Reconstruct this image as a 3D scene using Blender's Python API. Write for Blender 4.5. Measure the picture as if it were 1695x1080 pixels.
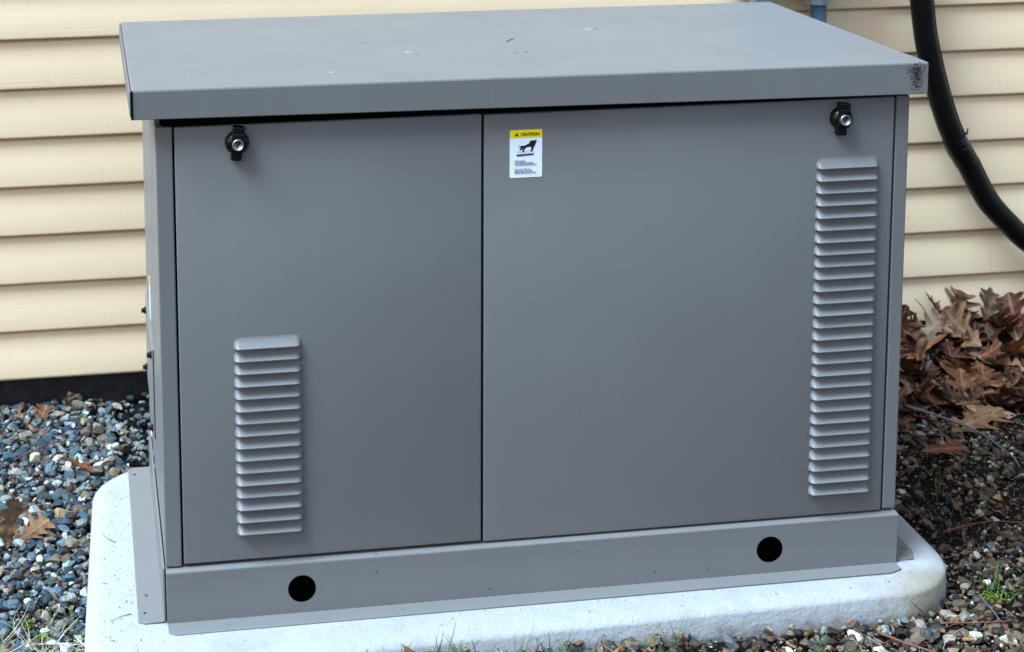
import bpy, bmesh, math, random
import numpy as np
from mathutils import Vector, Matrix, Euler, noise
random.seed(11); rng = np.random.default_rng(7)
for o in list(bpy.data.objects): bpy.data.objects.remove(o)
sc = bpy.context.scene
C = sc.collection
rad = math.radians

# ------------------------------------------------------------------ camera
cam_d = bpy.data.cameras.new('camera'); cam = bpy.data.objects.new('camera', cam_d); C.objects.link(cam)
a, b, c = rad(8.17104), rad(8.49835), rad(-0.51061)
fwd = Vector((math.sin(b)*math.cos(a), math.cos(b)*math.cos(a), -math.sin(a)))
rt = Vector((math.cos(b), -math.sin(b), 0)); up = rt.cross(fwd)
r2 = math.cos(c)*rt + math.sin(c)*up; u2 = -math.sin(c)*rt + math.cos(c)*up
M = Matrix((( r2.x, u2.x, -fwd.x), (r2.y, u2.y, -fwd.y), (r2.z, u2.z, -fwd.z))).to_4x4()
M.translation = Vector((-0.06464, -2.62606, 1.44619))
cam.matrix_world = M
cam_d.sensor_width = 36; cam_d.lens = 2988.32/1695*36
cam_d.shift_x = 0.26911/1.695; cam_d.shift_y = -0.63571/1.695
cam_d.clip_start = 0.05; cam_d.clip_end = 400
cam_d.dof.use_dof = True; cam_d.dof.focus_distance = 2.72; cam_d.dof.aperture_fstop = 9
sc.camera = cam

# ------------------------------------------------------------------ light
SUN_DIR = Vector((-0.50, -0.18, 0.84)).normalized()
w = bpy.data.worlds.new('World'); sc.world = w; w.use_nodes = True
nt = w.node_tree; bg = nt.nodes['Background']
sky = nt.nodes.new('ShaderNodeTexSky'); sky.sky_type = 'NISHITA'; sky.sun_disc = False
sky.sun_elevation = math.asin(SUN_DIR.z); sky.sun_rotation = math.atan2(SUN_DIR.x, SUN_DIR.y)
sky.air_density = 1.0; sky.dust_density = 3.0; sky.ozone_density = 1.0
nt.links.new(sky.outputs[0], bg.inputs[0]); bg.inputs[1].default_value = 0.05
sd = bpy.data.lights.new('sun', 'SUN'); sd.energy = 1.5; sd.angle = rad(30); sd.color = (0.46, 0.74, 1)
sun = bpy.data.objects.new('sun', sd); C.objects.link(sun); sun.rotation_euler = SUN_DIR.to_track_quat('Z', 'Y').to_euler()
sun.location = (-3, -2, 4)
sc.view_settings.view_transform = 'Standard'; sc.view_settings.look = 'None'
sc.view_settings.exposure = 2.68; sc.view_settings.gamma = 1
sc.view_settings.use_curve_mapping = False
sc.render.engine = 'CYCLES'

# ------------------------------------------------------------------ node helpers
class MT:
    def __init__(s, name):
        s.m = bpy.data.materials.new(name); s.m.use_nodes = True
        s.n = s.m.node_tree.nodes; s.l = s.m.node_tree.links; s.b = s.n['Principled BSDF']
    def node(s, t, **k):
        x = s.n.new(t)
        for q, v in k.items(): setattr(x, q, v)
        return x
    def link(s, a, b): s.l.new(a, b)
    def setin(s, x, **k):
        for q, v in k.items(): x.inputs[q.replace('_', ' ')].default_value = v
    def coord(s, kind='Object', scale=(1, 1, 1)):
        t = s.node('ShaderNodeTexCoord'); m = s.node('ShaderNodeMapping'); m.inputs['Scale'].default_value = scale
        s.link(t.outputs[kind], m.inputs['Vector']); return m.outputs[0]
    def world(s, scale=(1, 1, 1), loc=(0, 0, 0)):
        t = s.node('ShaderNodeNewGeometry'); m = s.node('ShaderNodeMapping')
        m.inputs['Scale'].default_value = scale; m.inputs['Location'].default_value = loc
        s.link(t.outputs['Position'], m.inputs['Vector']); return m.outputs[0]
    def noise(s, vec, scale, detail=4, rough=.55, dist=0):
        x = s.node('ShaderNodeTexNoise'); s.setin(x, Scale=scale, Detail=detail, Roughness=rough, Distortion=dist)
        s.link(vec, x.inputs['Vector']); return x.outputs['Fac']
    def voro(s, vec, scale, out='Distance', feature='F1'):
        x = s.node('ShaderNodeTexVoronoi', feature=feature); x.inputs['Scale'].default_value = scale
        s.link(vec, x.inputs['Vector']); return x.outputs[out]
    def ramp(s, fac, stops, interp='LINEAR'):
        x = s.node('ShaderNodeValToRGB'); e = x.color_ramp; e.interpolation = interp
        while len(e.elements) < len(stops): e.elements.new(.5)
        for el, (p, cc) in zip(e.elements, stops):
            el.position = p; el.color = (cc if isinstance(cc, tuple) else (cc, cc, cc)) + (1,)
        s.link(fac, x.inputs[0]); return x.outputs[0]
    def mix(s, fac, A, B, mode='MIX'):
        x = s.node('ShaderNodeMix', data_type='RGBA', blend_type=mode)
        for i, v in ((0, fac), (6, A), (7, B)):
            if isinstance(v, (int, float)): x.inputs[i].default_value = v
            elif isinstance(v, tuple): x.inputs[i].default_value = v + (1,)
            else: s.link(v, x.inputs[i])
        return x.outputs[2]
    def math(s, op, A, B=0.0, clamp=False):
        x = s.node('ShaderNodeMath', operation=op, use_clamp=clamp)
        for i, v in ((0, A), (1, B)):
            if isinstance(v, (int, float)): x.inputs[i].default_value = v
            else: s.link(v, x.inputs[i])
        return x.outputs[0]
    def base(s, c, rough=.5, metal=0, spec=.5):
        if isinstance(c, tuple): s.b.inputs['Base Color'].default_value = c + (1,)
        else: s.link(c, s.b.inputs['Base Color'])
        if isinstance(rough, (int, float)): s.b.inputs['Roughness'].default_value = rough
        else: s.link(rough, s.b.inputs['Roughness'])
        s.b.inputs['Metallic'].default_value = metal; s.b.inputs['Specular IOR Level'].default_value = spec
        return s
    def bump(s, h, dist, strength=1.0):
        x = s.node('ShaderNodeBump'); x.inputs['Distance'].default_value = dist; x.inputs['Strength'].default_value = strength
        s.link(h, x.inputs['Height']); s.link(x.outputs[0], s.b.inputs['Normal']); return s

MAT = {}
PAINT = (0.157, 0.149, 0.141)
def paint(name, specks=.5, corner=False, gloss=.42):
    t = MT(name); g = t.world()
    big = t.noise(g, 2.2, 3); fine = t.noise(g, 900, 2)
    col = t.mix(big, tuple(x*.93 for x in PAINT), tuple(x*1.07 for x in PAINT))
    # grains in the powder coat
    gr = t.ramp(fine, [(.3, .86), (.7, 1.12)]); col = t.mix(.6, col, gr, 'MULTIPLY')
    # sparse mud specks, denser near the ground
    d = t.voro(g, 55); cell = t.voro(g, 55, 'Color')
    sp = t.node('ShaderNodeSeparateColor'); t.link(cell, sp.inputs[0])
    gz = t.node('ShaderNodeSeparateXYZ'); t.link(t.world(), gz.inputs[0])
    low = t.math('MULTIPLY', t.math('SUBTRACT', .5, gz.outputs[2]), .16*specks*2)
    low = t.math('MAXIMUM', low, .012*specks)
    on = t.math('LESS_THAN', sp.outputs[0], low)
    rr = t.math('MULTIPLY', sp.outputs[1], .09)
    dot = t.math('MULTIPLY', t.math('LESS_THAN', d, t.math('ADD', rr, .05)), on)
    d2 = t.voro(g, 170); c2 = t.voro(g, 170, 'Color'); s2 = t.node('ShaderNodeSeparateColor'); t.link(c2, s2.inputs[0])
    dot2 = t.math('MULTIPLY', t.math('LESS_THAN', d2, .13), t.math('LESS_THAN', s2.outputs[0], t.math('MULTIPLY', low, .55)))
    m = t.math('MULTIPLY', t.math('MAXIMUM', dot, dot2), .8)
    col = t.mix(m, col, (.05, .04, .035))
    # dust film: vertical rain streaks and soft cloudy patches
    stk = t.ramp(t.noise(t.world((42, 42, 1.6)), 1.0, 5, .7), [(.42, 0.), (.75, 1.)])
    pat = t.ramp(t.noise(g, 4.5, 6, .65), [(.40, 0.), (.68, 1.)])
    col = t.mix(t.math('MULTIPLY', t.math('MULTIPLY', stk, pat), .18), col, (.205, .195, .175))
    scr = t.ramp(t.noise(t.world((3, 3, 90), (0, 0, .2)), 2.0, 6, .8), [(.70, 0.), (.78, 1.)])
    col = t.mix(t.math('MULTIPLY', t.math('MULTIPLY', scr, pat), .25), col, (.09, .085, .08))
    if corner:   # scuffed, mildewed lid corner
        vx = t.node('ShaderNodeVectorMath', operation='DISTANCE'); t.link(t.world((1, .6, .62)), vx.inputs[0])
        vx.inputs[1].default_value = (1.232, 0, .825*.62)
        n1 = t.noise(g, 240, 6, .75)
        mk = t.math('SUBTRACT', n1, t.math('ADD', t.math('MULTIPLY', vx.outputs['Value'], 12.5), t.math('MULTIPLY', t.noise(g, 45, 3), .35)))
        mk = t.ramp(mk, [(.16, 0.), (.27, 1.)])
        col = t.mix(t.math('MULTIPLY', mk, .92), col, (.014, .009, .007))
        # dull smudges on the top
        sm = t.ramp(t.noise(t.world((6, 14, 3), (.3, .2, 0)), 1.3, 6, .7), [(.56, 0.), (.72, 1.)])
        col = t.mix(t.math('MULTIPLY', sm, .3), col, (.10, .095, .09))
    rgh = t.ramp(t.noise(g, 7, 5), [(.3, gloss-.05), (.7, gloss+.08)])
    t.base(col, rgh, 0, .2 if corner else .32)
    h = t.math('ADD', t.math('MULTIPLY', fine, .35), t.math('MULTIPLY', t.noise(g, 3.5, 1), 14.0))
    t.bump(h, .00006)
    return t.m
MAT['paint'] = paint('grey_paint', .85); MAT['lid'] = paint('lid_paint', 2.2, True, .40); MAT['base'] = paint('base_paint', .7)
def simple(name, col, rough=.5, metal=0, spec=.5, bs=None, bd=0, var=0):
    t = MT(name); g = t.world()
    if var: 
        n = t.noise(g, 60, 5); cc = t.mix(n, tuple(x*(1-var) for x in col), tuple(x*(1+var) for x in col))
    else: cc = col
    t.base(cc, rough, metal, spec)
    if bs: t.bump(t.noise(g, bs, 3), bd)
    return t.m
MAT['black'] = simple('black_plastic', (.0022, .0022, .0028), .28, 0, .35, 600, .0001)
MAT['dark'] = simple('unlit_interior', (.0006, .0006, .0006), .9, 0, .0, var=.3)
MAT['gap_dark'] = simple('gap_black', (.001, .001, .001), .8, 0, .05, var=.3)
MAT['chrome'] = simple('bright_metal', (.38, .38, .37), .42, 1, .5, 300, .0002, .1)
MAT['hose'] = simple('black_conduit_plastic', (.0010, .0010, .0012), .42, 0, .22, 90, .0006, .3)
MAT['rust'] = simple('brown_cable_sheath', (.012, .0035, .002), .5, 0, .4, 200, .0003, .3)
MAT['tape'] = simple('black_tape', (.0014, .0015, .002), .25, 0, .35, 120, .0012, .2)
MAT['pvc'] = simple('blue_grey_pipe', (.07, .15, .20), .4, 0, .5, 200, .0002, .12)
MAT['galv'] = simple('galvanised_steel', (.40, .46, .50), .4, .6, .5, 150, .0004, .2)
MAT['yellow'] = simple('label_yellow', (1.0, .74, .0), .35, var=.03)
MAT['white'] = simple('label_white', (.85, .87, .88), .35, var=.03)
MAT['ink'] = simple('label_ink', (.003, .003, .004), .5, var=.1)
MAT['inkblue'] = simple('label_small_print', (.05, .07, .16), .4, var=.1)
MAT['lilac'] = simple('label_tint', (.62, .66, .78), .4, var=.05)

def siding():
    t = MT('cream_vinyl'); g = t.world((1, 1, 1))
    oi = t.node('ShaderNodeObjectInfo')
    n = t.noise(t.world((1.2, 1, 6)), 2.2, 5)
    col = t.mix(n, (.78, .58, .36), (.89, .665, .42))
    col = t.mix(t.math('MULTIPLY', oi.outputs['Random'], .35), col, (.90, .68, .43))
    # mildew specks and faint drips
    st = t.ramp(t.noise(t.world((60, 1, 3.5)), 1.3, 6, .8), [(.56, 0.), (.8, 1.)])
    br = t.ramp(t.noise(g, 3.1, 3), [(.45, 0.), (.7, 1.)])
    col = t.mix(t.math('MULTIPLY', t.math('MULTIPLY', st, br), .45), col, (.42, .33, .20))
    d = t.voro(g, 70); cc = t.voro(g, 70, 'Color'); s = t.node('ShaderNodeSeparateColor'); t.link(cc, s.inputs[0])
    dot = t.math('MULTIPLY', t.math('LESS_THAN', d, .10), t.math('LESS_THAN', s.outputs[0], .05))
    col = t.mix(t.math('MULTIPLY', dot, .6), col, (.16, .11, .07))
    t.base(col, .5, 0, .35)
    grain = t.noise(t.world((7, 8, 420)), 1.0, 3, .5, .25)
    t.bump(grain, .0005, .7)
    return t.m
MAT['siding'] = siding()
def concrete():
    t = MT('pale_concrete'); g = t.world()
    n = t.noise(g, 6, 6, .6); f = t.noise(g, 260, 4, .7)
    col = t.mix(n, (.30, .292, .282), (.37, .362, .35))
    col = t.mix(.5, col, t.ramp(f, [(.3, .82), (.6, 1.06)]), 'MULTIPLY')
    st = t.ramp(t.noise(t.world((2.6, 2.6, 1.5), (.4, .1, 0)), 2.0, 5, .65), [(.54, 0.), (.74, 1.)])
    col = t.mix(t.math('MULTIPLY', st, .35), col, (.20, .185, .16))
    # tan run-off stain on the near right corner
    vx = t.node('ShaderNodeVectorMath', operation='DISTANCE'); t.link(t.world((1, 1, .25)), vx.inputs[0]); vx.inputs[1].default_value = (1.235, -.075, -.005)
    mk = t.ramp(t.math('SUBTRACT', t.noise(g, 16, 4), t.math('MULTIPLY', vx.outputs['Value'], 5.5)), [(.02, 0.), (.36, 1.)])
    col = t.mix(t.math('MULTIPLY', mk, .8), col, (.25, .20, .13))
    d = t.voro(g, 60); cc = t.voro(g, 60, 'Color'); s = t.node('ShaderNodeSeparateColor'); t.link(cc, s.inputs[0])
    dot = t.math('MULTIPLY', t.math('LESS_THAN', d, .09), t.math('LESS_THAN', s.outputs[0], .14))
    col = t.mix(t.math('MULTIPLY', dot, .8), col, (.12, .10, .09))
    gz = t.node('ShaderNodeSeparateXYZ'); t.link(g, gz.inputs[0])
    spl2 = t.ramp(t.math('SUBTRACT', t.noise(g, 45, 6, .75), t.math('MULTIPLY', t.math('ADD', gz.outputs[2], .05), 9.)), [(.32, 0.), (.55, 1.)])
    col = t.mix(t.math('MULTIPLY', spl2, .55), col, (.10, .08, .06))
    pit = t.ramp(t.voro(g, 130), [(.0, 1.), (.13, 0.)]); pc = t.node('ShaderNodeSeparateColor'); t.link(t.voro(g, 130, 'Color'), pc.inputs[0])
    pit = t.math('MULTIPLY', pit, t.math('LESS_THAN', pc.outputs[0], .22))
    col = t.mix(t.math('MULTIPLY', pit, .45), col, (.10, .095, .09))
    scf = t.ramp(t.noise(t.world((5, 5, 5), (3, 1, 0)), 4.0, 8, .75), [(.55, 0.), (.7, 1.)])
    col = t.mix(t.math('MULTIPLY', scf, .22), col, (.16, .155, .15))
    t.base(col, .85, 0, .2)
    hh = t.math('ADD', t.noise(g, 160, 6, .75), t.math('MULTIPLY', t.noise(g, 28, 5, .6), 2.2))
    t.bump(t.math('SUBTRACT', hh, t.math('MULTIPLY', pit, 1.2)), .0022, .85)
    return t.m
MAT['concrete'] = concrete()
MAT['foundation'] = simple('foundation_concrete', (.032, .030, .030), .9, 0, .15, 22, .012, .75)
def soil():
    t = MT('dark_soil'); g = t.world()
    col = t.ramp(t.noise(g, 40, 8, .7), [(.3, (.003, .002, .0015)), (.55, (.010, .0065, .0045)), (.78, (.035, .022, .013))])
    far = t.node('ShaderNodeVectorMath', operation='DISTANCE'); t.link(g, far.inputs[0]); far.inputs[1].default_value = (.6, 0, 0)
    fm = t.ramp(t.math('DIVIDE', far.outputs['Value'], 12.0), [(.2, 0.), (.4, 1.)])
    lawn = t.ramp(t.noise(g, 14, 8, .7), [(.3, (.03, .035, .014)), (.7, (.10, .10, .045))])
    t.base(t.mix(fm, col, lawn), .95, 0, .15)
    t.bump(t.noise(g, 90, 8, .75), .012)
    return t.m
MAT['soil'] = soil()
PAL_L = [(.11,.15,.17),(.025,.06,.09),(.44,.43,.38),(.09,.16,.18),(.34,.25,.16),(.04,.10,.13),(.60,.62,.58),(.22,.12,.08),(.025,.03,.05),(.25,.32,.33),(.30,.21,.11),(.13,.18,.20),(.46,.39,.29),(.08,.13,.16)]
PAL_R = [(.16,.11,.06),(.05,.035,.02),(.46,.34,.20),(.09,.07,.045),(.34,.18,.07),(.03,.02,.012),(.62,.52,.38),(.18,.08,.035),(.07,.09,.10),(.28,.19,.10),(.10,.065,.035),(.22,.24,.21),(.06,.038,.022),(.28,.18,.11)]
def stone(name, pal, island):
    t = MT(name)
    if island: r = t.node('ShaderNodeNewGeometry').outputs['Random Per Island']
    else: r = t.node('ShaderNodeObjectInfo').outputs['Random']
    col = t.ramp(r, [(i/len(pal), p) for i, p in enumerate(pal)], 'CONSTANT')
    r2 = t.math('FRACT', t.math('MULTIPLY', r, 57.31))
    v = t.ramp(r2, [(0., .16), (.6, .5), (1., .95)]); col = t.mix(1.0, col, v, 'MULTIPLY')
    g = t.world()
    sp = t.ramp(t.noise(g, 420, 5, .8), [(.36, .30), (.5, .95), (.64, 2.1)])
    col = t.mix(t.math('MULTIPLY', r2, .95), col, sp, 'MULTIPLY')
    col = t.mix(.7, col, t.ramp(t.noise(t.world((1, 1, 2.2)), 120, 4), [(.3, .65), (.7, 1.35)]), 'MULTIPLY')
    t.base(col, t.ramp(r2, [(0., .45), (1., .8)]), 0, .4)
    t.bump(t.noise(g, 260, 6, .7), .0022, .9)
    return t.m
MAT['stoneL'] = stone('blue_grey_gravel', PAL_L, True); MAT['stoneR'] = stone('brown_mixed_gravel', PAL_R, True)
MAT['stoneLo'] = stone('blue_grey_stone', PAL_L, False); MAT['stoneRo'] = stone('brown_mixed_stone', PAL_R, False)
def leafmat(name, pal):
    t = MT(name); r = t.node('ShaderNodeObjectInfo').outputs['Random']
    col = t.ramp(r, [(i/len(pal), p) for i, p in enumerate(pal)], 'CONSTANT')
    uv = t.node('ShaderNodeUVMap'); sx = t.node('ShaderNodeSeparateXYZ'); t.link(uv.outputs[0], sx.inputs[0])
    s_, t_ = sx.outputs[0], t.math('ABSOLUTE', sx.outputs[1])      # v holds lateral distance
    mid = t.ramp(t_, [(.0, 1.), (.05, 0.)])
    sv = t.math('PINGPONG', t.math('SUBTRACT', t.math('MULTIPLY', s_, 7.), t.math('MULTIPLY', t_, 3.2)), .5)
    side = t.math('MULTIPLY', t.ramp(sv, [(.0, 1.), (.09, 0.)]), .6)
    vein = t.math('MAXIMUM', mid, side)
    n = t.noise(t.world(), 55, 6, .7)
    col = t.mix(1.0, col, t.ramp(n, [(.3, .18), (.5, .42), (.7, .72)]), 'MULTIPLY')
    spots = t.ramp(t.noise(t.world(), 170, 3), [(.66, 0.), (.7, 1.)])
    col = t.mix(t.math('MULTIPLY', spots, .7), col, (.03, .014, .007))
    col = t.mix(t.math('MULTIPLY', vein, .35), col, (.36, .24, .14))
    t.base(col, .6, 0, .22)
    t.bump(t.math('ADD', t.noise(t.world(), 240, 4), t.math('MULTIPLY', vein, -1.2)), .0012, .8)
    return t.m
MAT['leaf'] = leafmat('dry_oak_leaf', [(.34,.12,.04),(.12,.032,.012),(.40,.19,.085),(.20,.058,.02),(.05,.016,.008),(.32,.19,.115),(.42,.13,.03),(.15,.038,.015),(.07,.022,.010),(.27,.085,.028)])
MAT['leaftan'] = leafmat('tan_oak_leaf', [(.40,.20,.10),(.46,.27,.15),(.34,.16,.07)])
MAT['leafred'] = leafmat('russet_oak_leaf', [(.17,.04,.018),(.23,.065,.03)])
MAT['stalk'] = simple('leaf_stalk', (.10, .045, .025), .6, 0, .3, var=.3)
MAT['twig'] = simple('grey_twig_bark', (.07, .072, .08), .7, 0, .3, 300, .0008, .45)
MAT['twigb'] = simple('red_brown_twig_bark', (.13, .05, .03), .7, 0, .3, 300, .0006, .4)
MAT['straw'] = simple('dead_grass_straw', (.40, .34, .25), .7, 0, .3, var=.5)
MAT['needle'] = simple('brown_pine_needles', (.10, .04, .022), .6, 0, .3, var=.5)
MAT['grass'] = simple('green_grass_blades', (.06, .12, .018), .5, 0, .4, var=.5)
MAT['moss'] = simple('green_moss', (.13, .19, .012), .9, 0, .1, 500, .003, .5)
MAT['white_speck'] = simple('bird_dropping_white', (.28, .285, .28), .7, var=.05)

# ------------------------------------------------------------------ object helpers
WO = {}   # world origin of each object
def link(o, parent, origin):
    C.objects.link(o); WO[o.name] = Vector(origin)
    if parent: o.parent = parent; o.location = Vector(origin) - WO[parent.name]
    else: o.location = origin
    return o
def empty(name, loc, label=None, cat=None, group=None, kind=None):
    o = bpy.data.objects.new(name, None); o.empty_display_size = .1
    link(o, None, loc); return tag(o, label, cat, group, kind)
def tag(o, label=None, cat=None, group=None, kind=None):
    for k, v in (('label', label), ('category', cat), ('group', group), ('kind', kind)):
        if v: o[k] = v
    return o
def mesh_from(bm, name, mats, smooth=False):
    me = bpy.data.meshes.new(name); bm.normal_update(); bm.to_mesh(me); bm.free()
    for m in (mats if isinstance(mats, (list, tuple)) else [mats]): me.materials.append(MAT[m])
    if smooth: me.polygons.foreach_set('use_smooth', [True]*len(me.polygons))
    return me
def put(name, bm, mat, parent=None, origin=None, smooth=False):
    """bm is in world coordinates; origin defaults to its centre"""
    if origin is None:
        co = [v.co for v in bm.verts]; mn = [min(q[i] for q in co) for i in range(3)]; mx = [max(q[i] for q in co) for i in range(3)]
        origin = Vector([(mn[i]+mx[i])/2 for i in range(3)]); origin.z = mn[2]
    origin = Vector(origin)
    bmesh.ops.translate(bm, verts=bm.verts, vec=-origin)
    return link(bpy.data.objects.new(name, mesh_from(bm, name, mat, smooth)), parent, origin)
def share(name, me, parent, origin, rot=None, scale=None):
    o = link(bpy.data.objects.new(name, me), parent, origin)
    if rot is not None: o.rotation_euler = rot
    if scale is not None: o.scale = scale
    return o
def box(bm, x0, x1, y0, y1, z0, z1, bev=0, seg=2):
    r = bmesh.ops.create_cube(bm, size=1); vs = r['verts']
    for v in vs: v.co = Vector(((x0+x1)/2 + v.co.x*(x1-x0), (y0+y1)/2 + v.co.y*(y1-y0), (z0+z1)/2 + v.co.z*(z1-z0)))
    if bev:
        es = list({e for v in vs for e in v.link_edges})
        bmesh.ops.bevel(bm, geom=es, offset=bev, segments=seg, affect='EDGES', profile=.5)
    return vs
def bbox(*a, **k): bm = bmesh.new(); box(bm, *a, **k); return bm
def cyl(bm, p0, p1, r0, r1=None, seg=24, cap=True):
    p0, p1 = Vector(p0), Vector(p1); r1 = r0 if r1 is None else r1; d = p1-p0
    m = Matrix.Translation((p0+p1)/2) @ d.to_track_quat('Z', 'Y').to_matrix().to_4x4()
    return bmesh.ops.create_cone(bm, cap_ends=cap, segments=seg, radius1=r0, radius2=r1, depth=d.length, matrix=m)['verts']
def tube(bm, pts, rads, seg=10):
    pts = [Vector(p) for p in pts]; n = len(pts)
    if not isinstance(rads, (list, tuple)): rads = [rads]*n
    rings = []; prev = None
    for i, p in enumerate(pts):
        t = (pts[min(i+1, n-1)] - pts[max(i-1, 0)]).normalized()
        if prev is None: prev = t.orthogonal().normalized()
        prev = (prev - t*prev.dot(t)).normalized(); q = t.cross(prev)
        rings.append([bm.verts.new(p + rads[i]*(math.cos(2*math.pi*k/seg)*prev + math.sin(2*math.pi*k/seg)*q)) for k in range(seg)])
    for A, B in zip(rings, rings[1:]):
        for k in range(seg): bm.faces.new((A[k], A[(k+1) % seg], B[(k+1) % seg], B[k]))
    bm.faces.new(rings[0][::-1]); bm.faces.new(rings[-1])
def spline(P, n=12):
    P = [Vector(p) for p in P]; P = [2*P[0]-P[1]] + P + [2*P[-1]-P[-2]]; out = []
    for i in range(1, len(P)-2):
        for k in range(n):
            t = k/n; a0, a1, a2, a3 = P[i-1], P[i], P[i+1], P[i+2]
            out.append(.5*((2*a1) + (-a0+a2)*t + (2*a0-5*a1+4*a2-a3)*t*t + (-a0+3*a1-3*a2+a3)*t**3))
    out.append(P[-2]); return out
def plate(name, outline, holes, thick, mtx, mat, parent, bev=0.0006):
    """flat sheet with cut holes from a filled 2D curve: outline/holes in local xy, extruded by thick along local z, placed by mtx"""
    cu = bpy.data.curves.new(name, 'CURVE'); cu.dimensions = '2D'; cu.fill_mode = 'BOTH'
    loops = [outline] + [[(cx + r*math.cos(2*math.pi*k/40), cy + r*math.sin(2*math.pi*k/40)) for k in range(40)] for cx, cy, r in holes]
    for lp in loops:
        s = cu.splines.new('POLY'); s.points.add(len(lp)-1); s.use_cyclic_u = True
        for p, (x, y) in zip(s.points, lp): p.co = (x, y, 0, 1)
    cu.extrude = thick/2 - bev; cu.bevel_depth = bev; cu.bevel_resolution = 2; cu.offset = -bev
    t = bpy.data.objects.new('t', cu); C.objects.link(t)
    dg = bpy.context.evaluated_depsgraph_get(); me = bpy.data.meshes.new_from_object(t.evaluated_get(dg))
    bpy.data.objects.remove(t)
    bm = bmesh.new(); bm.from_mesh(me); bmesh.ops.transform(bm, matrix=mtx, verts=bm.verts); bpy.data.meshes.remove(me)
    return put(name, bm, mat, parent)
def XZ(y): # local xy -> world xz, local z -> -y
    return Matrix(((1, 0, 0, 0), (0, 0, -1, y), (0, 1, 0, 0), (0, 0, 0, 1)))
def XY(z): return Matrix.Translation((0, 0, z))
def text_bm(body, size, align='LEFT', bold=0):
    cu = bpy.data.curves.new('t', 'FONT'); cu.body = body; cu.size = size; cu.align_x = align; cu.offset = bold; cu.extrude = .0001
    t = bpy.data.objects.new('t', cu); C.objects.link(t)
    dg = bpy.context.evaluated_depsgraph_get(); me = bpy.data.meshes.new_from_object(t.evaluated_get(dg))
    bpy.data.objects.remove(t); bm = bmesh.new(); bm.from_mesh(me); bpy.data.meshes.remove(me); return bm

GZ = -0.052      # gravel level (top of pad is z = 0)
def gh(x, y):    # the gravel is banked up against the front of the pad
    if y > .90 and x < .3: return .014*(y-.90)/.11*(1+.8*noise.noise(Vector((x*14, 0, 0))))
    if y > -.0: return 0.
    k = max(0., 1-abs(x-.42)/.62); k = k*k*(3-2*k)
    return .026*k*max(0., min(1., 1-(abs(y)-.10)/.25))

# ================================================================== GROUND
def axis(lo, hi, step, far):
    a_ = list(np.arange(lo, hi, step)); x = lo; s = step; L = []
    while x > -far: s *= 1.5; x -= s; L.append(x)
    x = hi; s = step; R_ = []
    while x < far: s *= 1.5; x += s; R_.append(x)
    return L[::-1] + a_ + R_
gx, gy = axis(-.8, 2.4, .03, 160), axis(-.8, 1.3, .03, 160)
verts = []
for y in gy:
    for x in gx:
        n = noise.noise(Vector((x*7, y*7, 3)))*.006 + noise.noise(Vector((x*23, y*23, 1)))*.003
        near = 1 if (-.8 < x < 2.4 and -.8 < y < 1.3) else 0
        verts.append((x, y, GZ - .010 + n*near + gh(x, y)))
nx = len(gx); faces = [(j*nx+i, j*nx+i+1, (j+1)*nx+i+1, (j+1)*nx+i) for j in range(len(gy)-1) for i in range(nx-1)]
me = bpy.data.meshes.new('ground'); me.from_pydata(verts, [], faces); me.materials.append(MAT['soil'])
me.polygons.foreach_set('use_smooth', [True]*len(me.polygons))
ground = link(bpy.data.objects.new('ground', me), None, (0, 0, 0)); tag(ground, kind='structure')

# ================================================================== HOUSE WALL
WY, WZ0, WE = .9891, .0321, .1016
wall = empty('house_wall', (.6, 1.05, GZ), 'cream vinyl lap siding house wall behind the grey generator cabinet', 'wall')
X0, X1 = -1.6, 3.6
xs = np.linspace(X0, X1, 66)
def board(k):
    z = WZ0 + k*WE; dz = WE + .012
    prof = [(.022, .012), (.014, .0015), (.0025, 0.), (.0005, .0022), (.0001, .006), (.0055, .05), (.01088, WE-.0080), (.0200, WE-.0030), (.0215, WE+.0145)]
    bm = bmesh.new(); rows = []
    ph = k*1.7
    for x in xs:
        wv = .0010*noise.noise(Vector((x*2.2, ph, 0))) ; sag = .0008*noise.noise(Vector((x*1.3, ph, 9)))
        rows.append([bm.verts.new((x, WY + py + wv*(1 if 0 < i < 7 else .2), z + pz + sag)) for i, (py, pz) in enumerate(prof)])
    for A, B in zip(rows, rows[1:]):
        for i in range(len(prof)-1): bm.faces.new((A[i], B[i], B[i+1], A[i+1]))
    o = put('siding_board', bm, 'siding', wall, (.6, WY, z), True); o.data.set_sharp_from_angle(angle=rad(24))
    return o
for k in range(27): board(k)
put('sheathing', bbox(X0, X1, WY+.030, WY+.16, WZ0-.004, 2.80), 'foundation', wall)
bm = bmesh.new(); r = bmesh.ops.create_grid(bm, x_segments=130, y_segments=8, size=.5)
for v in bm.verts:
    x, z = v.co.x*(X1-X0)+(X0+X1)/2, v.co.y*.42 - .19
    n = noise.noise(Vector((x*9, z*14, 0)))*.006 + noise.noise(Vector((x*30, z*30, 5)))*.0025
    v.co = Vector((x, WY+.036+n, z))
for f in bm.faces: f.normal_flip()
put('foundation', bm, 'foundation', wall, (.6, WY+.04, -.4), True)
bm = bmesh.new(); box(bm, X0, X1, WY+.006, WY+.034, WZ0-.003, WZ0+.004, .001)
put('starter_strip', bm, 'siding', wall)

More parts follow.
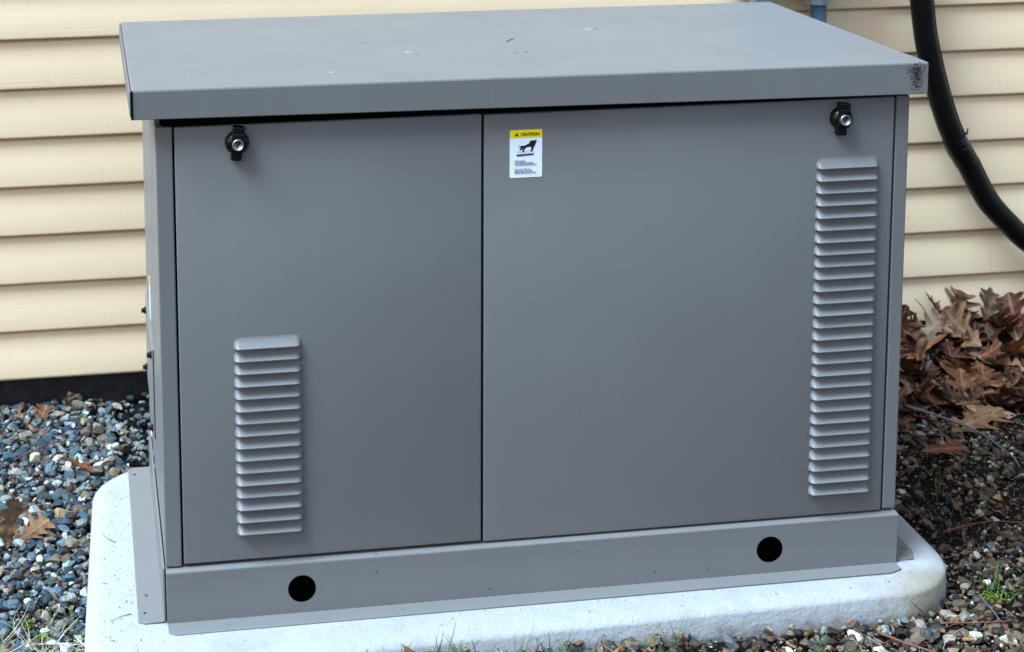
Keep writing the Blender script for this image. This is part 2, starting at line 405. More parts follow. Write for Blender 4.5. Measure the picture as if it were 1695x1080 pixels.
# ================================================================== CONCRETE PAD
def rrect(x0, x1, y0, y1, r, n=14):
    L = []
    for cx, cy, a0 in ((x1-r, y0+r, -90), (x1-r, y1-r, 0), (x0+r, y1-r, 90), (x0+r, y0+r, 180)):
        for i in range(n+1):
            t = rad(a0 + 90*i/n); L.append((cx + r*math.cos(t), cy + r*math.sin(t)))
    return L
def pad_warp(x, y):   # the pad is a shade out of square with the cabinet
    return x + .034*max(0, y)*(1 if x < .5 else 0)*1.0, y - .013 + .032*x
bm = bmesh.new(); rings = []
lev = [(.000, -.16), (.001, -.060), (.003, -.014), (.0055, -.0095), (.0095, -.0068), (.0190, -.0020), (.027, -.0004), (.040, 0.0), (.09, .0002)]
OX0, OX1, OY0, OY1, RR = -.097, 1.331, -.098, .633, .125
n0 = None
for ins, z in lev:
    ring = []
    for (x, y) in rrect(OX0+ins, OX1-ins, OY0+ins, OY1-ins, max(.02, RR-ins*.8), 16):
        x, y = pad_warp(x, y); nn = noise.noise(Vector((x*9, y*9, z*20)))*.0016
        ring.append(bm.verts.new((x+nn, y+nn, z + (nn*.5 if ins > 0 else 0))))
    rings.append(ring)
# subdivide straight runs is not needed for the silhouette; close the shape
for A, B in zip(rings, rings[1:]):
    for i in range(len(A)): bm.faces.new((A[i], A[(i+1) % len(A)], B[(i+1) % len(A)], B[i]))
bm.faces.new(rings[-1])
pad = put('concrete_pad', bm, 'concrete', None, (.62, .27, GZ), True)
tag(pad, 'pale round cornered concrete pad under the grey generator cabinet', 'pad')

# ================================================================== GENERATOR
gen = empty('standby_generator', (.63, .33, 0), 'large grey metal standby generator cabinet with two louvred doors on pale concrete pad', 'generator')
BX0, BX1, BY, BY1 = .0342, 1.2315, .0218, .633
# --- lid
def lidz(x, y, top=True):
    f, k = .8535-.0070*x/1.25, .834-.0058*x/1.25
    return f + (k-f)*y/.6587
LIDD = .6587
bm = bmesh.new()
# outer shell: profile from bottom edge up over the rounded front edge, swept around four sides (top mitred)
def lid_ring(ins, dz, bottom=False):
    pts = []
    N = 10
    cs = [(0, 0), (1.25, 0), (1.25, LIDD), (0, LIDD)]
    for (ax, ay), (bx_, by_) in zip(cs, cs[1:]+cs[:1]):
        for i in range(N):
            t = i/N; x, y = ax+(bx_-ax)*t, ay+(by_-ay)*t
            x = min(max(x, ins), 1.25-ins); y = min(max(y, ins), LIDD-ins)
            z = (.8078-.0137*x/1.25 - .012*y/LIDD) if bottom else lidz(x, y) + dz
            pts.append((x, y, z))
    return pts
RG = [(0.006, 0, True, .0), (0.0012, 0, True, .0), (0, 0.0012, True, 0), (0, -.0035, False, 0), (.0009, -.0013, False, 0), (.0028, -.0002, False, 0), (.007, 0, False, 0)]
rr_ = []
for ins, dz, bot, _ in RG:
    ring = [bm.verts.new((x, y, z + (dz if bot else 0))) for x, y, z in lid_ring(ins, dz if not bot else 0, bot)]
    rr_.append(ring)
for A, B in zip(rr_, rr_[1:]):
    for i in range(len(A)): bm.faces.new((A[i], A[(i+1) % len(A)], B[(i+1) % len(A)], B[i]))
# inner flange faces so the sheet has thickness
inn = [bm.verts.new((v.co.x + (.0 if 0 else 0), v.co.y, lidz(v.co.x, v.co.y)-.006)) for v in rr_[0]]
for i in range(len(inn)): bm.faces.new((rr_[0][(i+1) % len(inn)], rr_[0][i], inn[i], inn[(i+1) % len(inn)]))
bm.faces.new(inn)
# top as a grid fan following a very slight crown
top = rr_[-1]; cx_, cy_ = .625, LIDD/2
mid = [bm.verts.new((cx_+(v.co.x-cx_)*.5, cy_+(v.co.y-cy_)*.5, lidz(cx_+(v.co.x-cx_)*.5, cy_+(v.co.y-cy_)*.5)+.0006)) for v in top]
for i in range(len(top)): bm.faces.new((top[i], top[(i+1) % len(top)], mid[(i+1) % len(top)], mid[i]))
bm.faces.new(mid)
bmesh.ops.recalc_face_normals(bm, faces=bm.faces)
lid = put('lid', bm, 'lid', gen)
me = lid.data; me.polygons.foreach_set('use_smooth', [True]*len(me.polygons)); me.set_sharp_from_angle(angle=rad(12))
# left side flange folded round and the dark seam at the near left corner
put('corner_seam', bbox(-.0012, .0016, -.0012, .0012, .8085, .8520), 'dark', lid)
bm = bmesh.new(); box(bm, -.0030, -.0008, .004, LIDD-.004, .797, .834, .0008)
for v in bm.verts: v.co.z += .0150*(1-v.co.y/LIDD)
put('side_flange', bm, 'lid', lid)
put('dark_gap_strip', bbox(BX0+.012, BX1-.012, BY+.006, BY+.016, .782, .8030), 'gap_dark', gen)  # near-black strip added as the shade in the gap under the lid

# --- body shell: closed box behind doors, side panels
put('dark_backing_box', bbox(BX0+.010, BX1-.010, BY+.016, BY1-.004, .004, .815), 'dark', gen)  # near-black box stands in for the unlit interior seen through the gaps
put('side_panel', bbox(BX0, BX0+.008, BY+.024, BY1, .090, .812, bev=.001), 'paint', gen)
put('side_panel', bbox(BX1-.008, BX1, BY+.024, BY1, .090, .812, bev=.001), 'paint', gen)
put('back_panel', bbox(BX0+.009, BX1-.009, BY1-.003, BY1, .090, .80, bev=.001), 'paint', gen)
bm = bmesh.new(); box(bm, BX0-.0002, .0598, BY, BY+.0235, .0900, .7895, .0022, 3); put('corner_post', bm, 'paint', gen)
bm = bmesh.new(); box(bm, 1.2098, BX1+.0002, BY, BY+.0235, .0925, .7880, .0022, 3); put('corner_post', bm, 'paint', gen)
# --- doors
def door(x0, x1, z0, z1):
    bm = bmesh.new(); box(bm, x0, x1, BY-.0008, BY+.014, z0, z1, .0018, 3)
    o = put('door', bm, 'paint', gen); me = o.data
    me.polygons.foreach_set('use_smooth', [True]*len(me.polygons)); me.set_sharp_from_angle(angle=rad(60)); return o
dl = door(.0628, .5340, .0935, .7885); dr = door(.5380, 1.2060, .0915, .7870)
dl['label'] = 'narrow left door with a short low louvre column'; dr['label'] = 'wide right door with a tall louvre column'
# --- louvres: pressed hood, mouth facing down
def louvre_mesh(Lx, H, D):
    bm = bmesh.new(); NX, NZ = 30, 10; R_ = .0085
    grid = []
    for i in range(NX+1):
        u = i/NX; xx = (.5-.5*math.cos(math.pi*u))          # denser to the ends
        x = -Lx/2 + Lx*xx; e = min(x+Lx/2, Lx/2-x)/R_
        er = math.sqrt(max(0, 1-(1-min(e, 1))**2))           # rounded end
        col = []
        for j in range(NZ+1):
            v = j/NZ
            zt = H*(1-v) if True else 0
            zz = v*H*(.30+.70*er) + (1-1)*0                 # bottom at z=0, top falls at the ends
            prof = (1-v)**1.6
            col.append(bm.verts.new((x, -D*er*prof - .0001, zz)))
        grid.append(col)
    fs = []
    for A, B in zip(grid, grid[1:]):
        for j in range(NZ): fs.append(bm.faces.new((A[j], B[j], B[j+1], A[j+1])))
    # lip thickness; mouth coloured near-black for the unlit inside
    lip = [bm.verts.new((v[0].co.x, v[0].co.y+.0016*(1 if abs(v[0].co.y) > .002 else .1), .0008)) for v in grid]
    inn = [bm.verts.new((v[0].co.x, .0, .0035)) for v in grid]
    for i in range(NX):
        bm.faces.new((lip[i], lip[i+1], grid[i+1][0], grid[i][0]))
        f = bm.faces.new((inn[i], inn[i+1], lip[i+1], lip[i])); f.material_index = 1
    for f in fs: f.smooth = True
    # near-black strip colours in the shade just under the lip
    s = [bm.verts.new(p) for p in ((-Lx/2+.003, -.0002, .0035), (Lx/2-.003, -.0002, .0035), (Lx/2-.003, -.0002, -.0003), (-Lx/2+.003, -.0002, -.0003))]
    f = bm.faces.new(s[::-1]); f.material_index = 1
    bmesh.ops.recalc_face_normals(bm, faces=fs)
    me = mesh_from(bm, 'louvre', ['paint', 'dark'])
    return me
lvm = louvre_mesh(.104, .0166, .0122)
jit = lambda k: random.Random(k).uniform(-1, 1)
for i in range(16): share('louvre', lvm, dl, (.1978+.0003*jit(i), BY-.0008, .4387 - i*.01999), (0, .003*jit(i+50), 0), (1, 1+.07*jit(i+90), 1+.02*jit(i+30)))
for i in range(28): share('louvre', lvm, dr, (1.1290+.0022*i/27+.0003*jit(i+7), BY-.0008, .6765 - i*.02022), (0, .003*jit(i+150), 0), (1, 1+.07*jit(i+190), 1+.02*jit(i+130)))
# --- latches
def latch(x, z, rot):
    R0 = Matrix.Translation((x, BY-.0008, z)) @ Matrix.Rotation(rot, 4, 'Y')
    bm = bmesh.new()
    prof = [(.0185, 0), (.0183, .004), (.0170, .008), (.0140, .0115), (.0108, .0135), (.0, .0138)]
    seg = 36; rings = []
    for r, d in prof[:-1]: rings.append([bm.verts.new((r*math.cos(2*math.pi*k/seg), -d, r*math.sin(2*math.pi*k/seg))) for k in range(seg)])
    for A, B in zip(rings, rings[1:]):
        for k in range(seg): bm.faces.new((A[k], A[(k+1) % seg], B[(k+1) % seg], B[k]))
    bm.faces.new(rings[-1])
    for f in bm.faces: f.smooth = True
    for s in (1, -1):
        vs = box(bm, -.0088, .0088, -.0150, 0, .010*1, .0262, .0016, 2) if s > 0 else box(bm, -.0080, .0080, -.0120, 0, -.0265, -.010, .0016, 2)
    box(bm, -.0095, .0095, -.0165, -.008, -.0125, .0165, .002, 2)
    bmesh.ops.recalc_face_normals(bm, faces=bm.faces); bmesh.ops.transform(bm, matrix=R0, verts=bm.verts)
    o = put('latch', bm, 'black', gen)
    bm = bmesh.new()
    prof = [(.0088, .008), (.0088, .0205), (.0082, .0216), (.0072, .0214), (.0066, .0196), (.0016, .0192)]
    rings = [[bm.verts.new((r*math.cos(2*math.pi*k/30), -d, r*math.sin(2*math.pi*k/30))) for k in range(30)] for r, d in prof]
    for A, B in zip(rings, rings[1:]):
        for k in range(30): bm.faces.new((A[k], A[(k+1) % 30], B[(k+1) % 30], B[k]))
    bm.faces.new(rings[-1])
    for f in bm.faces: f.smooth = True
    bmesh.ops.recalc_face_normals(bm, faces=bm.faces); bmesh.ops.transform(bm, matrix=R0, verts=bm.verts)
    put('lock_cylinder', bm, 'chrome', o)
    bm = bmesh.new(); box(bm, -.0010, .0010, -.0199, -.0190, -.0040, .0040); bmesh.ops.transform(bm, matrix=R0 @ Matrix.Rotation(rad(28), 4, 'Y'), verts=bm.verts)
    put('keyhole', bm, 'dark', o)
latch(.1567, .7625, rad(6)); latch(1.1155, .7570, rad(5))
# --- caution label
def round_poly(x0, x1, z0, z1, r): return rrect(x0, x1, z0, z1, r, 5)
LX0, LX1, LZ0, LZ1 = .5782, .6296, .6853, .7608
Y0 = BY-.0008
lab = plate('caution_label', round_poly(LX0, LX1, LZ0, LZ1, .0022), [], .0004, XZ(Y0-.0002), 'white', gen, .0001)
def flat(name, poly, dy, mat):
    bm = bmesh.new(); t = .0002
    A = [bm.verts.new((x, Y0-.0004-dy, z)) for x, z in poly]; B = [bm.verts.new((x, Y0-.0004-dy+t*.8, z)) for x, z in poly]
    bm.faces.new(A); bm.faces.new(B[::-1])
    for i in range(len(A)): bm.faces.new((A[i], B[i], B[(i+1) % len(A)], A[(i+1) % len(A)]))
    bmesh.ops.recalc_face_normals(bm, faces=bm.faces)
    return put(name, bm, mat, lab)
HZ = LZ1-.0122
flat('header_band', [(LX0+.0001, HZ), (LX1-.0001, HZ)] + [(x, z) for x, z in round_poly(LX0+.0001, LX1-.0001, HZ, LZ1-.0001, .0021) if z > HZ+.003], .0004, 'yellow')
flat('warning_triangle', [(.5855, HZ+.0028), (.5925, HZ+.0028), (.5890, HZ+.0090)], .0008, 'ink')
flat('exclamation_mark', [(.5887, HZ+.0042), (.5893, HZ+.0042), (.5894, HZ+.0074), (.5886, HZ+.0074)], .0011, 'yellow')
def lab_text(body, size, x, z, mat, bold=0):
    bm = text_bm(body, size, 'LEFT', bold); bmesh.ops.transform(bm, matrix=Matrix.Translation((x, 0, z)) @ XZ(Y0-.0013), verts=bm.verts)
    put('printed_text', bm, mat, lab)
lab_text('CAUTION', .0066, .5950, HZ+.0031, 'ink', .00018)
def L2(u, v): return (LX0 + (u-383)/388*(LX1-LX0), LZ1 - (v-255)/568*(LZ1-LZ0))
# hand held over a hot surface
flat('hand_symbol', [L2(*p) for p in ((485,447),(560,440),(612,418),(628,385),(705,380),(690,425),(668,465),(650,515),(630,512),(642,470),(625,455),(585,460),(560,480),(548,520),(530,518),(538,488),(545,468),(515,495),(495,492),(515,462))], .0006, 'ink')
flat('heat_tint', [L2(*p) for p in ((465,505),(672,500),(672,540),(465,546))], .0003, 'lilac')
flat('surface_bar', [L2(*p) for p in ((463,548),(668,540),(668,556),(463,566))], .0006, 'ink')
for i, s in enumerate(('Hot engine', 'and exhaust system', 'can cause severe burns.')): lab_text(s, .0037, L2(441, 0)[0], L2(0, 630+i*22)[1], 'inkblue', .00004)
for i, s in enumerate(('Do not work on', 'generator set until', 'unit is allowed to cool.')): lab_text(s, .0037, L2(441, 0)[0], L2(0, 728+i*22)[1], 'inkblue', .00004)
# --- base skid
def frame_front():
    o = plate('base_rail', [(BX0, .0), (BX1+.001, .0), (BX1+.001, .0835), (BX0, .0835)], [(.2454, .0425, .0216), (1.0125, .0432, .0216)], .003, XZ(.0137), 'base', gen, .0008)
    o['label'] = 'front base rail with two round black openings'
    for hx, hz in ((.2454, .0425), (1.0125, .0432)):
        bm = bmesh.new(); cyl(bm, (hx, .0150, hz), (hx, .0119, hz), .0222, .0218, 40); put('black_hole_disc', bm, 'dark', o)  # near-black disc covers each opening in place of its dark inside
    # rolled top edge
    bm = bmesh.new(); N = 8; pr = [(.0122, .0838)] + [(.0122+.006*(1-math.cos(t*math.pi/2/N)), .0828+.0048*math.sin(t*math.pi/2/N)) for t in range(1, N+1)] + [(.0340, .0885), (.0340, .0860), (.0150, .0820)]
    for i in range(len(pr)-1): pass
    A = [bm.verts.new((BX0, y, z)) for y, z in pr]; B = [bm.verts.new((BX1+.001, y, z)) for y, z in pr]
    for i in range(len(pr)): bm.faces.new((A[i], A[(i+1) % len(pr)], B[(i+1) % len(pr)], B[i]))
    bm.faces.new(A); bm.faces.new(B); bmesh.ops.recalc_face_normals(bm, faces=bm.faces)
    r = put('top_edge', bm, 'base', o); r.data.polygons.foreach_set('use_smooth', [True]*len(r.data.polygons)); r.data.set_sharp_from_angle(angle=rad(40))
    # foot flange, corners clipped
    f = plate('foot_flange', [(BX0+.001, .0120), (BX0+.001, -.0150), (BX0+.013, -.0225), (BX1-.022, -.0195), (BX1-.001, -.0100), (BX1-.001, .0120)], [(.4015, -.004, .003), (.93, -.003, .003)], .003, XY(.0017), 'base', o, .0008)
    for x in (.4015, .93):
        bm = bmesh.new(); cyl(bm, (x, -.004, .001), (x, -.004, .0042), .0042, .0034, 12); put('screw', bm, 'base', o)
    # near-black sheet stands in for the unlit inside behind the openings
    put('dark_backing', bbox(BX0+.004, BX1-.004, .0180, .0200, .003, .082), 'dark', o)
frame_front()
def side_rail(x, s):
    bm = bmesh.new(); box(bm, x-.0015, x+.0015, BY-.001, BY+.566, .0005, .0895, .0006)
    o = put('side_rail', bm, 'base', gen)
    x1 = x - s*.0413 if s > 0 else x + .0490
    ya, yb = BY-.003, BY+.566
    sg = -1 if s > 0 else 1
    out = [(x, ya), (x1 - sg*.010, ya), (x1, ya+(.007 if s > 0 else .024)), (x1, yb-.008), (x1-sg*.008, yb), (x, yb)]
    if s > 0: hs = [(x1+.013, yb-.03, .0038), (x1+.0130, ya+.030, .0040)]
    else: hs = [(x1-.0135, ya+.034, .0042), (x1-.02, yb-.03, .0042)]
    plate('foot_flange', out if s < 0 else out[::-1], hs, .003, XY(.0020), 'base', o, .0008)
    if s > 0:
        bm = bmesh.new(); cyl(bm, (x1+.014, ya+.085, .002), (x1+.014, ya+.085, .0055), .0042, .0034, 12); put('screw', bm, 'chrome', o)
side_rail(BX0-.0030, 1); side_rail(BX1-.0045, -1)
# --- exhaust cover on the left side
def side_cover():
    x = BX0
    o = put('exhaust_cover', bbox(x-.0032, x+.002, .322, .612, .172, .330, bev=.0012), 'paint', gen)
    put('edge_gasket', bbox(x-.0012, x+.001, .3195, .3215, .172, .330), 'dark', o)
    for y, z in ((.592, .305), (.336, .316), (.592, .196), (.336, .186)):
        bm = bmesh.new(); cyl(bm, (x-.002, y, z), (x-.0115, y, z), .0052, .0044, 6); cyl(bm, (x-.002, y, z), (x-.0065, y, z), .0066, .0066, 18); put('bolt', bm, 'black', o)
side_cover()
bm = bmesh.new(); box(bm, BX0-.0006, BX0+.001, .425, .455, .345, .405); put('side_sticker', bm, 'white', gen)
put('side_sticker_header', bbox(BX0-.0007, BX0+.001, .430, .450, .4055, .418), 'yellow', gen)

# ================================================================== HOSE, CONDUIT ON THE WALL
hp = [(1.668,.930,1.25),(1.672,.930,1.05),(1.680,.930,.90),(1.693,.929,.770),(1.711,.929,.664),(1.749,.929,.536),(1.782,.929,.458),(1.811,.929,.410),(1.858,.929,.327),(1.910,.929,.270),(1.962,.930,.222),(2.05,.932,.160),(2.18,.934,.10),(2.36,.936,.055),(2.6,.938,.03)]
hose = empty('drain_hose', (1.75, .93, .5), 'thick black flexible hose curving down the siding at the right edge', 'hose')
sp_ = spline(hp, 10)
bm = bmesh.new(); tube(bm, sp_, [.0235 + .0006*noise.noise(Vector((i*.3, 0, 0))) for i in range(len(sp_))], 20); put('tube', bm, 'hose', hose, smooth=True)
bm = bmesh.new(); tube(bm, [p + Vector((.0225, -.004, .0060)) for p in sp_], .0036, 8); put('cable', bm, 'rust', hose, smooth=True)
tp = [p for p in sp_ if .405 < p.z < .470]
bm = bmesh.new(); tube(bm, tp, [.0258 + .0022*abs(noise.noise(Vector((i*.9, 0, 0)))) for i in range(len(tp))], 20); put('tape_wrap', bm, 'tape', hose)
bm = bmesh.new()
q0 = tp[0] + Vector((.024, -.006, .006)); 
A = [bm.verts.new(q0 + Vector(v)) for v in ((-.006, 0, 0), (.004, -.002, .002), (.005, -.002, .018), (.001, 0, .005))]; bm.faces.new(A)
r = bmesh.ops.extrude_face_region(bm, geom=bm.faces[:]); bmesh.ops.translate(bm, verts=[v for v in r['geom'] if isinstance(v, bmesh.types.BMVert)], vec=(0, .0012, 0)); bmesh.ops.recalc_face_normals(bm, faces=bm.faces)
put('tape_end', bm, 'tape', hose)
for z in (.95, 1.2):
    pass
con = empty('electrical_conduit', (1.473, .949, .2), 'blue grey pipe running down the siding behind the cabinet right of center', 'conduit')
bm = bmesh.new(); tube(bm, [(1.4727, .949, .02), (1.4727, .949, .78)], .0170, 20); put('pipe', bm, 'pvc', con, smooth=True)
bm = bmesh.new(); cyl(bm, (1.4677+.001, .949, .7665), (1.4677+.001, .949, .782), .0285, .0285, 8); cyl(bm, (1.4687, .949, .782), (1.4687, .949, .80), .021, .021, 20); put('coupling_nut', bm, 'galv', con)
con2 = empty('pipe_fitting', (1.345, .955, .775), 'small pale blue metal pipe fitting just above the far edge of the lid', 'pipe fitting')
bm = bmesh.new(); cyl(bm, (1.345, .950, .7735), (1.345, .950, .790), .0275, .0275, 8); put('nut', bm, 'galv', con2)
bm = bmesh.new(); cyl(bm, (1.345, .950, .790), (1.345, .950, .806), .021, .021, 20); cyl(bm, (1.345, .950, .70), (1.345, .950, .773), .0165, .0165, 20); put('pipe', bm, 'pvc', con2)
ebox = empty('electrical_box', (1.41, .93, .80), 'grey electrical box on the siding above the two pipe fittings', 'electrical box')
put('enclosure', bbox(1.285, 1.535, .900, .985, .806, 1.12, bev=.004), 'galv', ebox); put('cover', bbox(1.29, 1.53, .893, .8985, .812, 1.114, bev=.002), 'galv', ebox)

# ================================================================== GRAVEL
def base_stone(sub, seed):
    rs = random.Random(seed)
    bm = bmesh.new(); bmesh.ops.create_icosphere(bm, subdivisions=sub, radius=1)
    sx, sy, sz = rs.uniform(.85, 1.25), rs.uniform(.65, .95), rs.uniform(.42, .75)
    pl = []
    for _ in range(rs.randint(8, 12)):
        n = Vector((rs.gauss(0, 1), rs.gauss(0, 1), rs.gauss(0, 1))).normalized(); pl.append((n, rs.uniform(.45, .80)))
    for v in bm.verts:
        p = v.co.copy()
        for n, d in pl:
            k = p.dot(n) - d
            if k > 0: p -= n*k*.99
        p += p.normalized()*.09*noise.noise(v.co*2.8 + Vector((seed*3.1, 0, 0)))
        v.co = Vector((p.x*sx, p.y*sy, p.z*sz))
    return bm
ST_HI, ST_LO = [], []
for i in range(12):
    ST_HI.append(base_stone(3, i))
    b_ = base_stone(2, 100+i); b_.verts.ensure_lookup_table()
    ST_LO.append((np.array([v.co[:] for v in b_.verts]), np.array([[v.index for v in f.verts] for f in b_.faces]))); b_.free()
b1 = []
for i in range(10):
    b_ = base_stone(1, 300+i)
    b1.append((np.array([v.co[:] for v in b_.verts]), np.array([[v.index for v in f.verts] for f in b_.faces]))); b_.free()
PADI_ = (OX0+.004, OX1-.004, OY0+.004, OY1-.004)
def inpad(x, y, m=0.0):
    x0, x1, y0, y1 = OX0-m, OX1+m, OY0-m - .013 + .032*x, OY1+m
    if x < .5: x0 += .03*max(0, y)
    if not (x0 < x < x1 and y0 < y < y1): return False
    r = RR; cx = min(max(x, x0+r), x1-r); cy = min(max(y, y0+r), y1-r)
    return (x-cx)**2 + (y-cy)**2 < r*r
from bpy_extras.object_utils import world_to_camera_view as w2c
sc.render.resolution_x, sc.render.resolution_y = 1024, 652
bpy.context.view_layer.update()
def vis(x, y):
    p = w2c(sc, cam, Vector((x, y, GZ)))
    if not (-.01 < p.x < 1.01 and -.01 < p.y < 1.01): return 0
    if inpad(x, y): return 0
    if -.02 < x < 1.32 and y > .0: return 0
    if x >= 1.3 and y > .62 and p.x < .885: return 0
    return 1/p.z
stones = []    # x, y, z, scale, side, layer
def dens_left(x, y): return 1.0 if y > .16 else max(.16, .16 + (y+.05)*4.0)
def scatter(x0, x1, y0, y1, step, smin, smax, dens, zlo, zhi):
    x = x0
    while x < x1:
        y = y0
        while y < y1:
            px, py = x+random.uniform(-.6, .6)*step, y+random.uniform(-.6, .6)*step
            y += step
            if inpad(px, py, -.004) or py > WY+.03: continue
            if -.0 < px < 1.3 and .62 < py: 
                pass
            if random.random() > dens(px, py): continue
            s = smin + (smax-smin)*random.random()**1.9
            stones.append((px, py, GZ + gh(px, py) + random.uniform(zlo, zhi) + s*.1, s))
        x += step
def dL(x, y):
    d = 1.0 if y > .20 else .38 + max(0, y+.02)*2.6
    return min(1, d*(.75+.7*noise.noise(Vector((x*8, y*8, 0)))) if y < .2 else 1)
def dF(x, y):
    return min(1, max(.15, .8 + 1.2*noise.noise(Vector((x*6, y*6, 4))))) * (1 if y > -.19 else .45)
def dR(x, y):
    b = .50 + .9*noise.noise(Vector((x*7, y*7, 8)))
    if y > .45: b += .25
    return min(.95, max(.10, b))
# left bed
scatter(-.62, -.04, .0, 1.02, .0125, .006, .0125, lambda x, y: .95 if y > .15 else .5, -.006, .002)
scatter(-.62, -.04, -.25, 1.02, .0170, .0085, .0175, dL, .000, .010)
scatter(-.04, 1.30, .615, 1.02, .018, .008, .016, lambda x, y: .9, -.004, .008)
scatter(-.45, -.04, -.15, 1.02, .0100, .003, .006, lambda x, y: .5, -.004, .002)
nL = len(stones)
# front strip
scatter(-.30, 1.36, -.34, -.02, .0150, .006, .0125, dF, -.006, .003)
scatter(-.10, 1.36, -.30, -.02, .0090, .0022, .0050, lambda x, y: .6, -.008, -.001)
scatter(-.30, 1.36, -.34, -.02, .0210, .009, .0165, dF, -.001, .007)
# right bed
scatter(1.30, 2.25, -.34, 1.02, .0150, .0045, .0100, dR, -.006, .001)
scatter(1.30, 2.25, -.34, 1.02, .0225, .007, .0150, dR, -.003, .005)
scatter(1.30, 2.25, -.34, 1.02, .0085, .0022, .0048, lambda x, y: .5, -.008, -.002)
isL = [i < nL for i in range(len(stones))]
order = sorted(range(len(stones)), key=lambda i: -vis(stones[i][0], stones[i][1])*stones[i][3])
big = set(order[:300])
meL, meR = [], []
for i, bm in enumerate(ST_HI):
    b2 = bm.copy(); meL.append(mesh_from(bm, 'stone', 'stoneLo', True)); meR.append(mesh_from(b2, 'stone', 'stoneRo', True))
for m_ in meL+meR: m_.set_sharp_from_angle(angle=rad(20))
for i in sorted(big):
    x, y, z, s = stones[i]
    share('stone', random.choice(meL if isL[i] or (x < .3) else meR), ground, (x, y, z), (random.uniform(-.5, .5), random.uniform(-.5, .5), random.uniform(0, 6.28)), (s, s, s))
def joined(name, idx, mat):
    V, F, off = [], [], 0
    for i in idx:
        x, y, z, s = stones[i]
        bv, bf = (ST_LO[i % 12] if vis(x, y) > 0 and s > .0085 else b1[i % 10])
        R_ = np.array(Euler((random.uniform(-.6, .6), random.uniform(-.6, .6), random.uniform(0, 6.28))).to_matrix())
        V.append(bv @ R_.T * s + np.array((x, y, z))); F.append(bf+off); off += len(bv)
    V, F = np.concatenate(V), np.concatenate(F)
    me = bpy.data.meshes.new(name); me.vertices.add(len(V)); me.vertices.foreach_set('co', V.ravel())
    me.loops.add(F.size); me.loops.foreach_set('vertex_index', F.ravel().astype(np.int32))
    me.polygons.add(len(F)); me.polygons.foreach_set('loop_start', np.arange(0, F.size, 3, dtype=np.int32))
    me.polygons.foreach_set('loop_total', np.full(len(F), 3, dtype=np.int32))
    me.update(calc_edges=True); me.validate()
    me.polygons.foreach_set('use_smooth', [True]*len(F)); me.set_sharp_from_angle(angle=rad(22))
    me.materials.append(MAT[mat])
    o = link(bpy.data.objects.new(name, me), ground, (0, 0, 0)); tag(o, kind='stuff'); return o
joined('gravel', [i for i in range(nL) if i not in big], 'stoneL')
joined('gravel', [i for i in range(nL, len(stones)) if i not in big], 'stoneR')
print('stones', len(stones))

